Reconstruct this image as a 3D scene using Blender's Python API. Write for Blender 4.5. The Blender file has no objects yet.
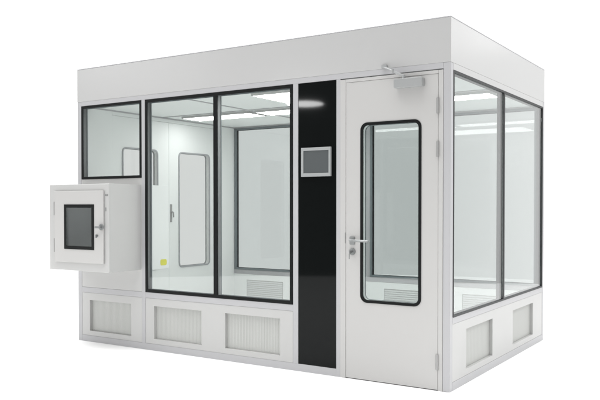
import bpy, bmesh, math
from mathutils import Vector

S = bpy.context.scene
COL = S.collection
W, D, H, T = 3.55, 2.29, 2.45, 0.05      # cabin width, depth, height, wall thickness

# ------------------------------------------------------------------ camera
cam = bpy.data.cameras.new('camera')
co = bpy.data.objects.new('camera', cam)
COL.objects.link(co)
co.location = (1.7985, -4.6054, 1.2176)
co.rotation_euler = (math.pi / 2 - 0.0168, 0, 0.57088)
cam.sensor_width = 36
cam.lens = 746.77 / 600 * 36
cam.shift_y = 18.5 / 600
cam.clip_end = 500
S.camera = co

# ------------------------------------------------------------------ world: white studio surroundings
wd = bpy.data.worlds.new('World')
S.world = wd
wd.use_nodes = True
nt = wd.node_tree
nt.nodes.clear()
N = nt.nodes.new
L = nt.links.new
out = N('ShaderNodeOutputWorld')
bg = N('ShaderNodeBackground')
tc = N('ShaderNodeTexCoord')
dot = N('ShaderNodeVectorMath'); dot.operation = 'DOT_PRODUCT'
dot.inputs[1].default_value = (-0.54, 0.84, 0.0)       # away from the camera side
L(tc.outputs['Generated'], dot.inputs[0])
ramp = N('ShaderNodeMapRange')
ramp.inputs['From Min'].default_value = -0.6
ramp.inputs['From Max'].default_value = 0.75
ramp.inputs['To Min'].default_value = 0.13
ramp.inputs['To Max'].default_value = 1.3
L(dot.outputs['Value'], ramp.inputs['Value'])
sep = N('ShaderNodeSeparateXYZ')
L(tc.outputs['Generated'], sep.inputs[0])
sq = N('ShaderNodeMath'); sq.operation = 'POWER'; sq.inputs[1].default_value = 2
mxz = N('ShaderNodeMath'); mxz.operation = 'MAXIMUM'; mxz.inputs[1].default_value = 0
L(sep.outputs['Z'], mxz.inputs[0]); L(mxz.outputs[0], sq.inputs[0])
zen = N('ShaderNodeMath'); zen.operation = 'MULTIPLY_ADD'; zen.inputs[1].default_value = 2.2   # bright overhead
L(sq.outputs[0], zen.inputs[0]); L(ramp.outputs['Result'], zen.inputs[2])
L(zen.outputs[0], bg.inputs['Strength'])
bg.inputs['Color'].default_value = (1, 1, 1, 1)
L(bg.outputs[0], out.inputs[0])

S.view_settings.view_transform = 'Standard'
S.view_settings.look = 'None'
S.view_settings.exposure = 0
S.view_settings.gamma = 1
S.cycles.transparent_max_bounces = 32
S.cycles.max_bounces = 10


def area(name, loc, target, sx, sy, power, col=(1, 1, 1)):
    l = bpy.data.lights.new(name, 'AREA')
    l.shape = 'RECTANGLE'; l.size = sx; l.size_y = sy
    l.energy = power; l.color = col
    o = bpy.data.objects.new(name, l)
    COL.objects.link(o)
    o.location = loc
    o.rotation_euler = (Vector(target) - Vector(loc)).to_track_quat('-Z', 'Y').to_euler()
    return o


area('overhead_fill', (-2.2, -1.1, 8.0), (-2.2, -1.1, 0), 7, 4, 330)  # unseen fill light, added to keep the floor white
area('rear_sheen_light', (2.0, 5.8, 3.85), (0.0, 0.6, 2.35), 1.5, 0.8, 4)  # unseen light, added for the sheen on the right fascia
area('left_sheen_light', (-6.9, -3.9, 3.5), (-2.9, 0.0, 2.35), 2.2, 0.9, 14)  # added out of view to brighten the left of the front fascia
area('side_fill', (3.2, 1.2, 4.6), (0.0, 1.0, 2.3), 1.5, 1.0, 42)  # added fill that brightens the upper right side


# lamp added out of view, placed so its reflection forms the black glass highlight
hl = area('highlight_lamp', (-4.1, -4.7, 2.72), (-1.15, 0, 1.98), 0.55, 0.09, 6)
hl.data.shape = 'ELLIPSE'


# ------------------------------------------------------------------ materials
def mat(name, col, rough=0.4, metal=0.0, spec=0.5, emit=0, noise=0.0, nscale=8.0, bump=0.0, coat=0.0):
    m = bpy.data.materials.new(name)
    m.use_nodes = True
    t = m.node_tree
    b = t.nodes['Principled BSDF']
    b.inputs['Base Color'].default_value = (*col, 1)
    b.inputs['Roughness'].default_value = rough
    b.inputs['Metallic'].default_value = metal
    b.inputs['Specular IOR Level'].default_value = spec
    b.inputs['Coat Weight'].default_value = coat
    if emit:
        b.inputs['Emission Color'].default_value = (1, 1, 0.99, 1)
        b.inputs['Emission Strength'].default_value = emit
    if noise or bump:
        c = t.nodes.new('ShaderNodeTexCoord')
        n = t.nodes.new('ShaderNodeTexNoise')
        n.inputs['Scale'].default_value = nscale
        n.inputs['Detail'].default_value = 6
        t.links.new(c.outputs['Object'], n.inputs['Vector'])
        if noise:
            r = t.nodes.new('ShaderNodeMapRange')
            r.inputs['To Min'].default_value = max(rough - noise, 0.02)
            r.inputs['To Max'].default_value = rough + noise
            t.links.new(n.outputs['Fac'], r.inputs['Value'])
            t.links.new(r.outputs['Result'], b.inputs['Roughness'])
        if bump:
            bp = t.nodes.new('ShaderNodeBump')
            bp.inputs['Strength'].default_value = bump
            bp.inputs['Distance'].default_value = 0.002
            t.links.new(n.outputs['Fac'], bp.inputs['Height'])
            t.links.new(bp.outputs['Normal'], b.inputs['Normal'])
    return m


def glass(name, tint):
    m = bpy.data.materials.new(name)
    m.use_nodes = True
    t = m.node_tree
    t.nodes.clear()
    o = t.nodes.new('ShaderNodeOutputMaterial')
    mx = t.nodes.new('ShaderNodeMixShader')
    tr = t.nodes.new('ShaderNodeBsdfTransparent')
    gl = t.nodes.new('ShaderNodeBsdfGlossy')
    gl.inputs['Roughness'].default_value = 0.0
    gl.inputs['Color'].default_value = (1, 1, 1, 1)
    tr.inputs['Color'].default_value = (*[c ** 0.5 for c in tint], 1)     # two faces per pane
    lw = t.nodes.new('ShaderNodeLayerWeight')
    lw.inputs['Blend'].default_value = 0.5
    pw = t.nodes.new('ShaderNodeMath'); pw.operation = 'POWER'; pw.inputs[1].default_value = 5
    ml = t.nodes.new('ShaderNodeMath'); ml.operation = 'MULTIPLY_ADD'
    ml.inputs[1].default_value = 0.96; ml.inputs[2].default_value = 0.04
    t.links.new(lw.outputs['Facing'], pw.inputs[0])
    t.links.new(pw.outputs[0], ml.inputs[0])
    t.links.new(ml.outputs[0], mx.inputs[0])
    t.links.new(tr.outputs[0], mx.inputs[1])
    t.links.new(gl.outputs[0], mx.inputs[2])
    t.links.new(mx.outputs[0], o.inputs[0])
    return m


PAINT = mat('white_powder_coat', (0.50, 0.50, 0.492), 0.38, noise=0.06, nscale=5, bump=0.05)
FASC = mat('satin_white_sheet', (0.49, 0.49, 0.487), 0.24, noise=0.07, nscale=1.6, bump=0.35)
PROF = mat('anodised_profile', (0.455, 0.455, 0.466), 0.42, noise=0.05, nscale=12)
DOORM = mat('door_sheet', (0.505, 0.50, 0.49), 0.4, noise=0.05, nscale=6, bump=0.05)
INNER = mat('inner_wall_white', (0.84, 0.86, 0.85), 0.6, spec=0.25, noise=0.04)
BLACK = mat('black_gasket', (0.007, 0.008, 0.008), 0.5, spec=0.15)
LINING = mat('grey_frame_lining', (0.22, 0.23, 0.235), 0.45)
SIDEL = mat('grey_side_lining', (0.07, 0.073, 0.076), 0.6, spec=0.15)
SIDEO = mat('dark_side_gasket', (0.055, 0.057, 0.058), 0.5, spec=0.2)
LININGL = mat('light_frame_lining', (0.36, 0.37, 0.38), 0.45)
GREYF = mat('grey_inner_frame', (0.17, 0.20, 0.21), 0.45)
BGLASS = mat('black_glass', (0.004, 0.005, 0.005), 0.045, spec=0.14)
GRILLE = mat('grille_sheet', (0.50, 0.507, 0.488), 0.5)
INGR = mat('inner_louvre_grey', (0.70, 0.715, 0.708), 0.5)
FILTER = mat('filter_media', (0.52, 0.54, 0.50), 0.9, bump=0.4, nscale=200)
STEEL = mat('brushed_steel', (0.32, 0.33, 0.33), 0.42, metal=0.8, noise=0.08, nscale=60)
DSTEEL = mat('dull_steel', (0.30, 0.31, 0.31), 0.4, metal=0.7)
CLOSER = mat('silver_paint', (0.40, 0.41, 0.41), 0.4, metal=0.3)
HINGE = mat('hinge_grey', (0.36, 0.36, 0.355), 0.4, metal=0.2)
BEZEL = mat('silver_bezel', (0.38, 0.395, 0.395), 0.35, metal=0.2)
SCREEN = mat('unlit_screen', (0.085, 0.094, 0.097), 0.25)
YELLOW = mat('yellow_label', (0.72, 0.70, 0.08), 0.6)
SEAM = mat('dark_seal', (0.25, 0.25, 0.25), 0.7)
FLOORM = mat('studio_white', (0.92, 0.92, 0.92), 0.85, spec=0.1)
EPOXY = mat('pale_epoxy', (0.70, 0.72, 0.71), 0.3)
CHAMBER = mat('stainless_chamber', (0.80, 0.81, 0.81), 0.4)
DIFF = mat('lamp_diffuser', (0.9, 0.9, 0.9), 0.5, emit=8.5)
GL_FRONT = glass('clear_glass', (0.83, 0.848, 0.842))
GL_DOOR = glass('door_glass', (0.66, 0.695, 0.686))  # tint darkened to dim the view, in place of a grey hall beyond
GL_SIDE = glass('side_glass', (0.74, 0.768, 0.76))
GL_BACK = glass('dimmed_back_glass', (0.54, 0.568, 0.560))  # grey tint stands in for the dimmer hall behind the cabin
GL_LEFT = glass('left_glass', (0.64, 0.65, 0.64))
GL_PASS = glass('pass_glass', (0.84, 0.86, 0.86))


# ------------------------------------------------------------------ wall frames: u along the wall, d inwards, z up
def m_front(u, d, z): return (u, d, z)
def m_right(u, d, z): return (-d, u, z)
def m_back(u, d, z): return (u, D - d, z)
def m_left(u, d, z): return (-W + d, u, z)


def box(bm, M, u0, u1, d0, d1, z0, z1):
    v = [bm.verts.new(M(u, d, z)) for u in (u0, u1) for d in (d0, d1) for z in (z0, z1)]
    for f in ((0, 1, 3, 2), (4, 6, 7, 5), (0, 4, 5, 1), (2, 3, 7, 6), (0, 2, 6, 4), (1, 5, 7, 3)):
        bm.faces.new([v[i] for i in f])


def rrect(u0, u1, z0, z1, r, k=8):
    pts = []
    for cu, cz, a0 in ((u1 - r, z1 - r, 0), (u0 + r, z1 - r, 90), (u0 + r, z0 + r, 180), (u1 - r, z0 + r, 270)):
        for i in range(k + 1):
            a = math.radians(a0 + 90 * i / k)
            pts.append((cu + r * math.cos(a), cz + r * math.sin(a)))
    return pts


def ring(bm, M, A, B, d0, d1):
    """prism between an outer outline A and an inner outline B of the same count"""
    n = len(A)
    v = [[bm.verts.new(M(p[0], d, p[1])) for p in P] for P, d in ((A, d0), (B, d0), (B, d1), (A, d1))]
    for i in range(n):
        j = (i + 1) % n
        for a in range(4):
            b = (a + 1) % 4
            bm.faces.new((v[a][i], v[a][j], v[b][j], v[b][i]))
    bmesh.ops.remove_doubles(bm, verts=bm.verts, dist=1e-6)


def slab(bm, M, A, d0, d1):
    a = [bm.verts.new(M(p[0], d0, p[1])) for p in A]
    b = [bm.verts.new(M(p[0], d1, p[1])) for p in A]
    bm.faces.new(a); bm.faces.new(b[::-1])
    for i in range(len(A)):
        j = (i + 1) % len(A)
        bm.faces.new((a[i], b[i], b[j], a[j]))


def cells(bm, M, us, zs, holes, d0, d1):
    """flat panel on a grid with some grid cells left open"""
    V = {}
    def vv(i, j, k):
        if (i, j, k) not in V:
            V[i, j, k] = bm.verts.new(M(us[i], (d0, d1)[k], zs[j]))
        return V[i, j, k]
    nu, nz = len(us) - 1, len(zs) - 1
    solid = lambda i, j: 0 <= i < nu and 0 <= j < nz and (i, j) not in holes
    for i in range(nu):
        for j in range(nz):
            if not solid(i, j): continue
            for k in (0, 1):
                bm.faces.new((vv(i, j, k), vv(i + 1, j, k), vv(i + 1, j + 1, k), vv(i, j + 1, k)))
            for (a, b), (p, q) in (((-1, 0), ((i, j), (i, j + 1))), ((1, 0), ((i + 1, j), (i + 1, j + 1))),
                                   ((0, -1), ((i, j), (i + 1, j))), ((0, 1), ((i, j + 1), (i + 1, j + 1)))):
                if not solid(i + a, j + b):
                    bm.faces.new((vv(*p, 0), vv(*q, 0), vv(*q, 1), vv(*p, 1)))


def tube(bm, pts, r, n=12, cap=True):
    pts = [Vector(p) for p in pts]
    rings = []
    for i, p in enumerate(pts):
        t = (pts[min(i + 1, len(pts) - 1)] - pts[max(i - 1, 0)]).normalized()
        a = t.orthogonal().normalized() if abs(t.z) > 0.9 else t.cross(Vector((0, 0, 1))).normalized()
        b = t.cross(a)
        rings.append([bm.verts.new(p + r * (math.cos(2 * math.pi * k / n) * a + math.sin(2 * math.pi * k / n) * b)) for k in range(n)])
    for q in range(len(rings) - 1):
        for k in range(n):
            bm.faces.new((rings[q][k], rings[q][(k + 1) % n], rings[q + 1][(k + 1) % n], rings[q + 1][k]))
    if cap:
        bm.faces.new(rings[0]); bm.faces.new(rings[-1][::-1])


ORIGIN = {}


def link(name, bm, m, parent=None, bevel=0.0, smooth=False):
    bmesh.ops.recalc_face_normals(bm, faces=bm.faces)
    base = Vector((0, 0, 0))
    q = parent
    while q is not None:
        base += q.location; q = q.parent
    bmesh.ops.translate(bm, verts=bm.verts, vec=-base)
    me = bpy.data.meshes.new(name)
    bm.to_mesh(me); bm.free()
    o = bpy.data.objects.new(name, me)
    COL.objects.link(o)
    for mm in (m if isinstance(m, (list, tuple)) else [m]):
        me.materials.append(mm)
    if parent is not None: o.parent = parent
    if bevel:
        md = o.modifiers.new('bevel', 'BEVEL')
        md.width = bevel; md.segments = 2; md.limit_method = 'ANGLE'
        md.harden_normals = True
    if smooth:
        for p in me.polygons: p.use_smooth = True
    return o


def empty(name, loc, label, cat, group=None):
    o = bpy.data.objects.new(name, None)
    COL.objects.link(o)
    o.location = loc
    o['label'] = label; o['category'] = cat
    if group: o['group'] = group
    return o


def nb(): return bmesh.new()


# ------------------------------------------------------------------ setting
b = nb()
bmesh.ops.create_circle(b, cap_ends=True, segments=96, radius=7.5)
bmesh.ops.translate(b, verts=b.verts, vec=(-1.6, 0.3, 0))
fl = link('floor', b, FLOORM)
fl['kind'] = 'structure'

# ------------------------------------------------------------------ the cabin
cab = empty('cleanroom_cabin', (-W / 2, D / 2, 0), 'white modular cleanroom cabin with tall black-framed windows, glazed door and louvred lower panels', 'cabin')


def part(name, m, *boxes, M=m_front, bevel=0.0012, parent=None):
    b = nb()
    for q in boxes: box(b, M, *q)
    return link(name, b, m, parent or cab, bevel)


# posts at the four corners, rounded outside
for cx, cy in ((0, 0), (-W, 0), (0, D), (-W, D)):
    b = nb()
    sx = -1 if cx == 0 else 1; sy = 1 if cy == 0 else -1
    x0, x1 = sorted((cx, cx + sx * 0.05)); y0, y1 = sorted((cy, cy + sy * 0.05))
    box(b, m_front, x0, x1, y0, y1, 0.0, 2.152)
    link('corner_post', b, PROF, cab, 0.004)

Z0, Z1, Z2, Z3 = 0.055, 0.440, 0.488, 2.108      # base rail top, mid rail, window sill, window head

# rails: base, sill and head
part('base_rail', PROF, (-W + .05, -.8525, 0, T, 0, Z0))
part('base_rail', PROF, (.05, D - .05, 0, T, 0, Z0), M=m_right)
part('base_rail', PROF, (-W + .05, -.05, 0, T, 0, Z0), M=m_back)
part('base_rail', PROF, (.05, D - .05, 0, T, 0, Z0), M=m_left)
part('sill_rail', PROF, (-W + .05, -2.7545, 0, T, Z1, Z2))
part('sill_rail', PROF, (-2.715, -1.2205, 0, T, Z1, Z2))
part('sill_rail', PROF, (.05, D - .05, 0, T, Z1, Z2), M=m_right)
part('sill_rail', PROF, (-W + .05, -.05, 0, T, Z1, Z2), M=m_back)
part('head_rail', PROF, (-W + .05, -.05, 0, T, Z3 + .006, 2.152))
part('head_rail', FASC, (.05, D - .05, 0, T, Z3, 2.152), M=m_right)
part('head_rail', PROF, (-W + .05, -.05, 0, T, Z3, 2.152), M=m_back)
part('head_rail', PROF, (.05, D - .05, 0, T, Z3, 2.152), M=m_left)

# upright profiles of the front
part('mullion', PROF, (-2.7545, -2.715, 0, T, Z0, Z3 + .006))
part('mullion', PROF, (-1.2205, -1.176, 0, T, Z0, Z3 + .006))
part('mullion', PROF, (-.8525, -.820, 0, T, 0, Z3 + .006))
part('mullion', PROF, (-1.85, -1.745, 0, T, Z2, Z3), M=m_back)

# fascia band, roof sheet and ceiling
b = nb()
A = [(-W - .0012, -.0012), (.0012, -.0012), (.0012, D + .0012), (-W - .0012, D + .0012)]
B = [(-W + .03, .03), (-.03, .03), (-.03, D - .03), (-W + .03, D - .03)]
ring(b, lambda u, d, z: (u, z, d), A, B, 2.1522, 2.4425)
link('fascia', b, FASC, cab, 0.004)
b = nb()
ring(b, lambda u, d, z: (u, z, d), A, B, 2.4426, 2.45)
link('roof_edge_trim', b, PROF, cab, 0.002)
part('roof', FASC, (-W + .031, -.031, .031, D - .031, 2.41, 2.44))
cb = nb()
box(cb, m_front, -W + .0505, -.0505, .0505, D - .0505, 2.122, 2.14)
ceil = link('ceiling', cb, INNER, cab)
b = nb()
for x in (-2.42, -1.22):
    box(b, m_front, x - .012, x + .012, .06, D - .06, 2.116, 2.1215)
for y in (1.06,):
    box(b, m_front, -W + .06, -2.433, y - .012, y + .012, 2.116, 2.1215)
    box(b, m_front, -2.407, -1.233, y - .012, y + .012, 2.116, 2.1215)
    box(b, m_front, -1.207, -.06, y - .012, y + .012, 2.116, 2.1215)
link('grid_strip', b, PROF, ceil)
part('floor_slab', EPOXY, (-W + .0505, -.0505, .0505, D - .0505, 0.005, 0.03))


# lower panels with recessed grilles
def grille(panel, M, u0, u1, z0, z1):
    b = nb()
    e = .001
    n = int((u1 - u0) / .0145)
    step = (u1 - u0 - 2 * e) / n
    for i in range(n):
        a = u0 + e + i * step
        box(b, M, a + step * .08, a + step * .92, 0.0270, 0.0282, z0 + e, z1 - e)
    box(b, M, u0 + e, u1 - e, 0.0284, 0.0475, z0 + e, z1 - e)
    g = link('vent_grille', b, GRILLE, panel)
    b = nb()                                                     # inside face: fine horizontal louvres
    m = int((z1 - z0) / .02)
    for i in range(m):
        z = z0 + .004 + i * (z1 - z0 - .008) / m
        box(b, M, u0 + .006, u1 - .006, 0.0480, 0.0515, z, z + .015)
    link('inner_louvre', b, INGR, panel)
    return g


def lower_panel(M, u0, u1, gr, zt=None):
    us = [u0]; holes = []
    for a, c in gr:
        us += [a, c]; holes.append((len(us) - 2, 1))
    us.append(u1)
    b = nb()
    cells(b, M, us, [Z0 + .001, .098, .375, Z1 - .001], holes, .0015, T - .001)
    p = link('lower_panel', b, PAINT, cab, 0.001)
    b = nb()
    cells(b, M, us, [Z0 + .001, .098, .375, Z1 - .001], holes, T - .0005, T + .002)
    link('inner_skin', b, INNER, p)
    for a, c in gr: grille(p, M, a, c, .098, .375)


lower_panel(m_front, -W + .051, -2.756, [(-3.40, -2.887)])
lower_panel(m_front, -2.714, -1.222, [(-2.618, -2.10), (-1.86, -1.337)])
lower_panel(m_right, .051, D - .051, [(.306, .865), (1.37, 1.95)])
lower_panel(m_back, -W + .051, -.051, [(-3.32, -2.82), (-2.48, -1.98), (-1.58, -1.08), (-.75, -.25)])


# windows
def window(M, u0, u1, z0, z1, gl, bars=(), strip=.022, hw=.019, outer=BLACK, inner=GREYF, lining=LINING, name='window'):
    """outer gasket ring + lining box = window; pane and inner trim are its sub-parts"""
    b = nb()
    A = rrect(u0 + .001, u1 - .001, z0 + .001, z1 - .001, .0, 1)
    A = [A[0], A[2], A[4], A[6]]
    def rect(i): return [(u1 - i, z1 - i), (u0 + i, z1 - i), (u0 + i, z0 + i), (u1 - i, z0 + i)]
    ring(b, M, rect(.001), rect(strip), -.003, .006)
    for c in bars:
        box(b, M, c - hw, c + hw, -.003, .006, z0 + strip, z1 - strip)
    fr = link(name, b, outer, cab, .001)
    b = nb()
    ring(b, M, rect(.0012), rect(.010), .0062, T - .0002)
    for c in bars:
        box(b, M, c - hw + .004, c + hw - .004, .0135, T - .0002, z0 + .0105, z1 - .0105)
    link('lining', b, lining, fr)
    b = nb()
    ring(b, M, rect(.001), rect(strip), T, T + .005)
    for c in bars:
        box(b, M, c - hw, c + hw, T, T + .005, z0 + strip, z1 - strip)
    link('inner_trim', b, inner, fr)
    edges = [u0 + .0105] + [c for c in bars] + [u1 - .0105]
    for i in range(len(edges) - 1):
        b = nb()
        box(b, M, edges[i] + .0008, edges[i + 1] - .0008, .0072, .0130, z0 + .0105, z1 - .0105)
        link('pane', b, gl, fr)
    return fr


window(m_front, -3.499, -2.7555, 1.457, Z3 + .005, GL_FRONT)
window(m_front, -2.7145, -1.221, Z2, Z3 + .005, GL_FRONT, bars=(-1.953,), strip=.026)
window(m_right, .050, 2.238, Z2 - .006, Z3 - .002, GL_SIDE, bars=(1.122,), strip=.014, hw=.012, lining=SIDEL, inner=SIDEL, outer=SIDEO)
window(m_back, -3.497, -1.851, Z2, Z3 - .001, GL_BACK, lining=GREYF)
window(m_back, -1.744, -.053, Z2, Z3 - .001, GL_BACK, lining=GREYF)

# solid panel with the pass box opening
b = nb()
cells(b, m_front, [-W + .051, -3.47, -2.80, -2.756], [Z2 + .001, .70, 1.37, 1.456], [(1, 1)], .0015, T - .001)
link('wall_panel', b, PAINT, cab, .001)

# black glass strip with touch screen
b = nb()
box(b, m_front, -1.1755, -.8530, .004, .044, Z0 - .012, Z3 + .003)
cp = link('control_panel', b, BGLASS, cab, .001)
b = nb()
def q4(u0, u1, z0, z1): return [(u1, z1), (u0, z1), (u0, z0), (u1, z0)]
A0, B0 = q4(-1.142, -.892, 1.430, 1.640), q4(-1.122, -.910, 1.455, 1.618)
ring(b, m_front, A0, B0, -.014, .0035)
ts = link('touchscreen', b, BEZEL, cp, .002)
b = nb(); box(b, m_front, -1.1225, -.9095, -.009, .003, 1.4545, 1.6185)
link('screen_glass', b, SCREEN, cp)
b = nb()
box(b, m_front, -1.172, -.857, .0475, .0495, Z0 + .01, Z3 - .01)
link('rear_cover', b, PAINT, cp)

# door frame, set between the black strip and the corner
b = nb()
box(b, m_front, -.8195, -.776, -.002, T, 0, Z3 - .002)
box(b, m_front, -.0825, -.0505, -.002, T, 0, Z3 - .002)
box(b, m_front, -.7755, -.083, -.002, T, 2.084, Z3 - .002)
box(b, m_front, -.7755, -.7655, .041, T, 0, 2.0835)       # rebate the leaf closes against
box(b, m_front, -.0925, -.083, .041, T, 0, 2.0835)
link('door_frame', b, DOORM, cab, .0015)

# glazed door
du0, du1, dz0, dz1 = -.7738, -.0848, .006, 2.0825
wo = rrect(-.658, -.202, .545, 1.795, .052)
wm = rrect(-.638, -.222, .565, 1.775, .036)
b = nb()
ring(b, m_front, rrect(du0, du1, dz0, dz1, .0), rrect(-.652, -.208, .551, 1.789, .046), .000, .0395)
door = link('door', b, DOORM, cab, .001)
b = nb(); ring(b, m_front, wo, wm, -.005, .006); link('window_gasket', b, BLACK, door, .001)
b = nb(); ring(b, m_front, rrect(-.6515, -.2085, .5515, 1.7885, .0455), rrect(-.642, -.218, .561, 1.779, .040), .0065, .039); link('window_lining', b, INNER, door)
b = nb(); ring(b, m_front, wo, wm, .040, .046); link('inner_gasket', b, GREYF, door, .001)
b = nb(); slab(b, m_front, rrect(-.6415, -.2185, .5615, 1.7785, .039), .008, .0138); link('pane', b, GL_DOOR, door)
# three hinges on the right
for z in (1.875, 1.59, .19):
    b = nb()
    tube(b, [(-.0848, -.007, z - .052), (-.0848, -.007, z + .052)], .0075, 14)
    box(b, m_front, -.098, -.0855, -.004, .0, z - .05, z + .05)
    link('hinge', b, HINGE, door)
# lever handle on a round-cornered rose, key cylinder beneath
b = nb()
slab(b, m_front, rrect(-.742, -.701, .945, 1.004, .008, 4), -.007, 0)
tube(b, [(-.721, -.006, .978), (-.721, -.040, .978), (-.717, -.047, .978), (-.700, -.049, .977), (-.590, -.049, .974), (-.583, -.046, .974), (-.580, -.036, .974)], .0085, 12)
link('handle', b, STEEL, door, smooth=False)
b = nb()
tube(b, [(-.721, 0, .897), (-.721, -.009, .897)], .024, 20)
tube(b, [(-.721, -.009, .897), (-.721, -.020, .897)], .0085, 12)
box(b, m_front, -.7225, -.7195, -.045, -.020, .884, .906)
box(b, m_front, -.727, -.721, -.044, -.041, .848, .885)
link('key_lock', b, DSTEEL, door)
part('strike_plate', DSTEEL, (-.7805, -.7765, -.0035, -.0022, .955, 1.03))
# overhead closer: body on the leaf, folding arm to the frame head
b = nb()
slab(b, m_front, rrect(-.385, -.180, 2.006, 2.066, .010, 4), -.048, 0)
cl = link('door_closer', b, CLOSER, door, .003)
b = nb()
tube(b, [(-.318, -.030, 2.064), (-.318, -.030, 2.090)], .012, 14)
tube(b, [(-.318, -.030, 2.086), (-.385, -.060, 2.116)], .0075, 10)
tube(b, [(-.385, -.060, 2.108), (-.385, -.060, 2.130)], .010, 12)
tube(b, [(-.385, -.060, 2.122), (-.470, -.012, 2.158)], .0065, 10)
box(b, m_front, -.492, -.452, -.016, -.0034, 2.156, 2.176)
link('closer_arm', b, CLOSER, door)

# left wall: two leaves with round-cornered windows between plain panels
part('side_panel', INNER, (.0505, .3695, .002, T, Z0, Z3), M=m_left, bevel=.001)
part('side_panel', INNER, (1.9205, D - .0505, .002, T, Z0, Z3), M=m_left, bevel=.001)
part('door_head', INNER, (.370, 1.920, .002, T, 2.075, Z3), M=m_left, bevel=.001)
for a, c, wa, wb, hs in ((.371, 1.1445, .494, .986, 0), (1.1465, 1.919, 1.29, 1.80, 1)):
    b = nb()
    ring(b, m_left, rrect(a, c, Z0 + .004, 2.073, 0), rrect(wa + .006, wb - .006, .576, 1.779, .044), .004, T - .002)
    lf = link('side_door', b, INNER, cab, .001)
    b = nb()
    ring(b, m_left, rrect(wa, wb, .570, 1.785, .050), rrect(wa + .015, wb - .015, .585, 1.770, .038), T - .002, T + .006)
    ring(b, m_left, rrect(wa, wb, .570, 1.785, .050), rrect(wa + .015, wb - .015, .585, 1.770, .038), -.004, .0038)
    link('window_gasket', b, LININGL, lf, .001)
    b = nb()
    slab(b, m_left, rrect(wa + .0065, wb - .0065, .5765, 1.7785, .0435), .041, .047)
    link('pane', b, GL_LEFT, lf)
    if hs:
        b = nb()
        box(b, m_left, 1.163, 1.187, T - .002, T + .006, 1.05, 1.235)
        tube(b, [m_left(1.175, T + .004, 1.155), m_left(1.175, T + .026, 1.155), m_left(1.178, T + .03, 1.152), m_left(1.182, T + .03, 1.10)], .007, 10)
        link('handle', b, HINGE, lf)

# ------------------------------------------------------------------ pass box through the front wall
pb = empty('pass_box', (-3.196, .05, .667), 'white pass box with small dark window, projecting from the cabin wall below the small window', 'pass box')
px0, px1, pz0, pz1, py0 = -3.497, -2.768, .674, 1.398, -.355


def pring(o, i, y0, y1, b=None, M=m_front):
    b = b or nb()
    q = lambda r: [(r[1], r[3]), (r[0], r[3]), (r[0], r[2]), (r[1], r[2])]
    ring(b, M, q(o), q(i), y0, y1)
    return b


b = pring((px0, px1, pz0, pz1), (-3.37, -2.875, .775, 1.305), py0, py0 + .010)
pring((px0, px1, pz0, pz1), (-3.46, -2.80, .71, 1.36), py0 + .010, .0015, b)
link('housing', b, PAINT, pb, .003)
b = pring((-3.4695, -2.8005, .7005, 1.3695), (-3.4605, -2.8095, .7095, 1.3605), .0018, .0505)
link('throat', b, CHAMBER, pb)
b = pring((-3.492, px1, .66, 1.397), (-3.46, -2.80, .71, 1.36), .0508, .348)
ih = link('inner_housing', b, INNER, pb, .003)
b = nb(); slab(b, lambda u, d, z: (px1 + d, u, z), rrect(.238, .320, .694, .748, .018, 4), .0001, .0010)
link('label_sticker', b, YELLOW, ih)
b = pring((-3.4598, -2.8102, .7102, 1.3598), (-3.454, -2.816, .716, 1.354), py0 + .0105, .346)
link('chamber', b, CHAMBER, pb)
# outer door
do = (-3.414, -2.820, .744, 1.344)
wi = (-3.290, -2.926, .855, 1.230)
q = lambda r: [(r[1], r[3]), (r[0], r[3]), (r[0], r[2]), (r[1], r[2])]
b = nb(); ring(b, m_front, q(do), q((wi[0] + .006, wi[1] - .006, wi[2] + .006, wi[3] - .006)), py0 - .016, py0 - .0015)
pd = link('door', b, DOORM, pb, .0025)
b = nb(); ring(b, m_front, q(wi), q((wi[0] + .028, wi[1] - .028, wi[2] + .028, wi[3] - .028)), py0 - .020, py0 - .0162)
link('window_gasket', b, BLACK, pd, .001)
b = nb(); box(b, m_front, wi[0] + .0065, wi[1] - .0065, py0 - .011, py0 - .006, wi[2] + .0065, wi[3] - .0065)
link('pane', b, GL_PASS, pd)
for z in (1.196, .883):
    b = nb()
    tube(b, [(-3.4215, py0 - .012, z - .058), (-3.4215, py0 - .012, z + .058)], .006, 12)
    link('hinge', b, HINGE, pd)
b = nb()
yy = py0 - .016
tube(b, [(-2.836, yy, 1.045), (-2.836, yy - .010, 1.045)], .026, 20)
tube(b, [(-2.836, yy - .01, 1.045), (-2.836, yy - .035, 1.045)], .011, 14)
box(b, m_front, -2.873, -2.815, yy - .043, yy - .035, 1.036, 1.054)
link('turn_handle', b, STEEL, pd, .0015)
b = nb()
tube(b, [(-2.886, yy, .975), (-2.886, yy - .006, .975)], .009, 12)
box(b, m_front, -2.8875, -2.8845, yy - .022, yy - .006, .958, .985)
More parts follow.
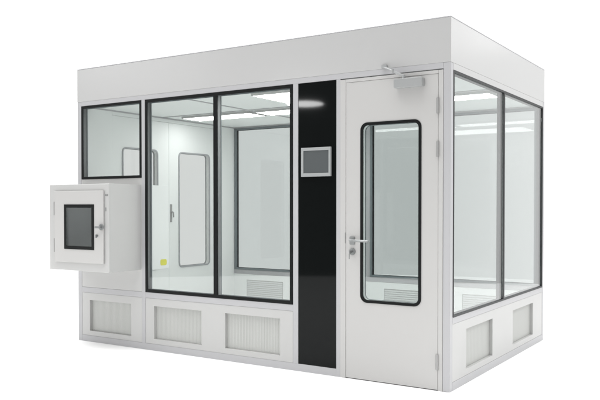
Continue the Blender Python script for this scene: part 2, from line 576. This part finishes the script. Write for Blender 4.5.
link('key_lock', b, DSTEEL, pd)
b = nb()
box(b, m_front, -2.809, -2.798, py0 - .003, py0 - .0001, 1.300, 1.312)
link('indicator', b, DSTEEL, pb)
b = nb(); box(b, m_front, -2.792, -2.781, py0 - .003, py0 - .0001, 1.300, 1.312)
link('indicator', b, DSTEEL, pb)
b = nb(); box(b, m_front, -2.806, -2.800, py0 - .003, py0 - .0001, 1.175, 1.205)
link('latch_slot', b, DSTEEL, pb)
# inner door with its own window
b = nb(); ring(b, m_front, q((-3.46, -2.79, .700, 1.370)), q((-3.29, -2.94, .856, 1.222)), .3495, .363)
pi = link('inner_door', b, INNER, pb, .002)
b = nb(); ring(b, m_front, q((-3.296, -2.934, .850, 1.228)), q((-3.268, -2.962, .878, 1.200)), .3632, .367)
link('window_gasket', b, BLACK, pi)
b = nb(); box(b, m_front, -3.2895, -2.9405, .354, .359, .8565, 1.2215)
link('pane', b, GL_PASS, pi)


# ------------------------------------------------------------------ ceiling lights
def lamp(x0, x1, y0, y1, label):
    o = empty('ceiling_light', ((x0 + x1) / 2, (y0 + y1) / 2, 2.1155), label, 'ceiling light', 'flat lights on the cabin ceiling')
    b = nb()
    ring(b, lambda u, d, z: (u, z, d), [(x1, y1), (x0, y1), (x0, y0), (x1, y0)],
         [(x1 - .008, y1 - .008), (x0 + .008, y1 - .008), (x0 + .008, y0 + .008), (x1 - .008, y0 + .008)], 2.100, 2.1218)
    link('frame', b, PAINT, o)
    b = nb(); box(b, m_front, x0 + .0085, x1 - .0085, y0 + .0085, y1 - .0085, 2.101, 2.1215)
    link('diffuser', b, DIFF, o)


lamp(-3.30, -2.45, 1.12, 1.40, 'long flat white ceiling light nearest the wall with the yellow sticker')
lamp(-2.39, -1.25, 1.12, 1.40, 'long flat white ceiling light seen behind the right of the two tall front windows')
lamp(-1.19, -.12, 1.12, 1.40, 'long flat white ceiling light seen high behind the side windows')
lamp(-1.78, -.62, .24, .80, 'wide square-cornered ceiling light just behind the front wall above the touchscreen')
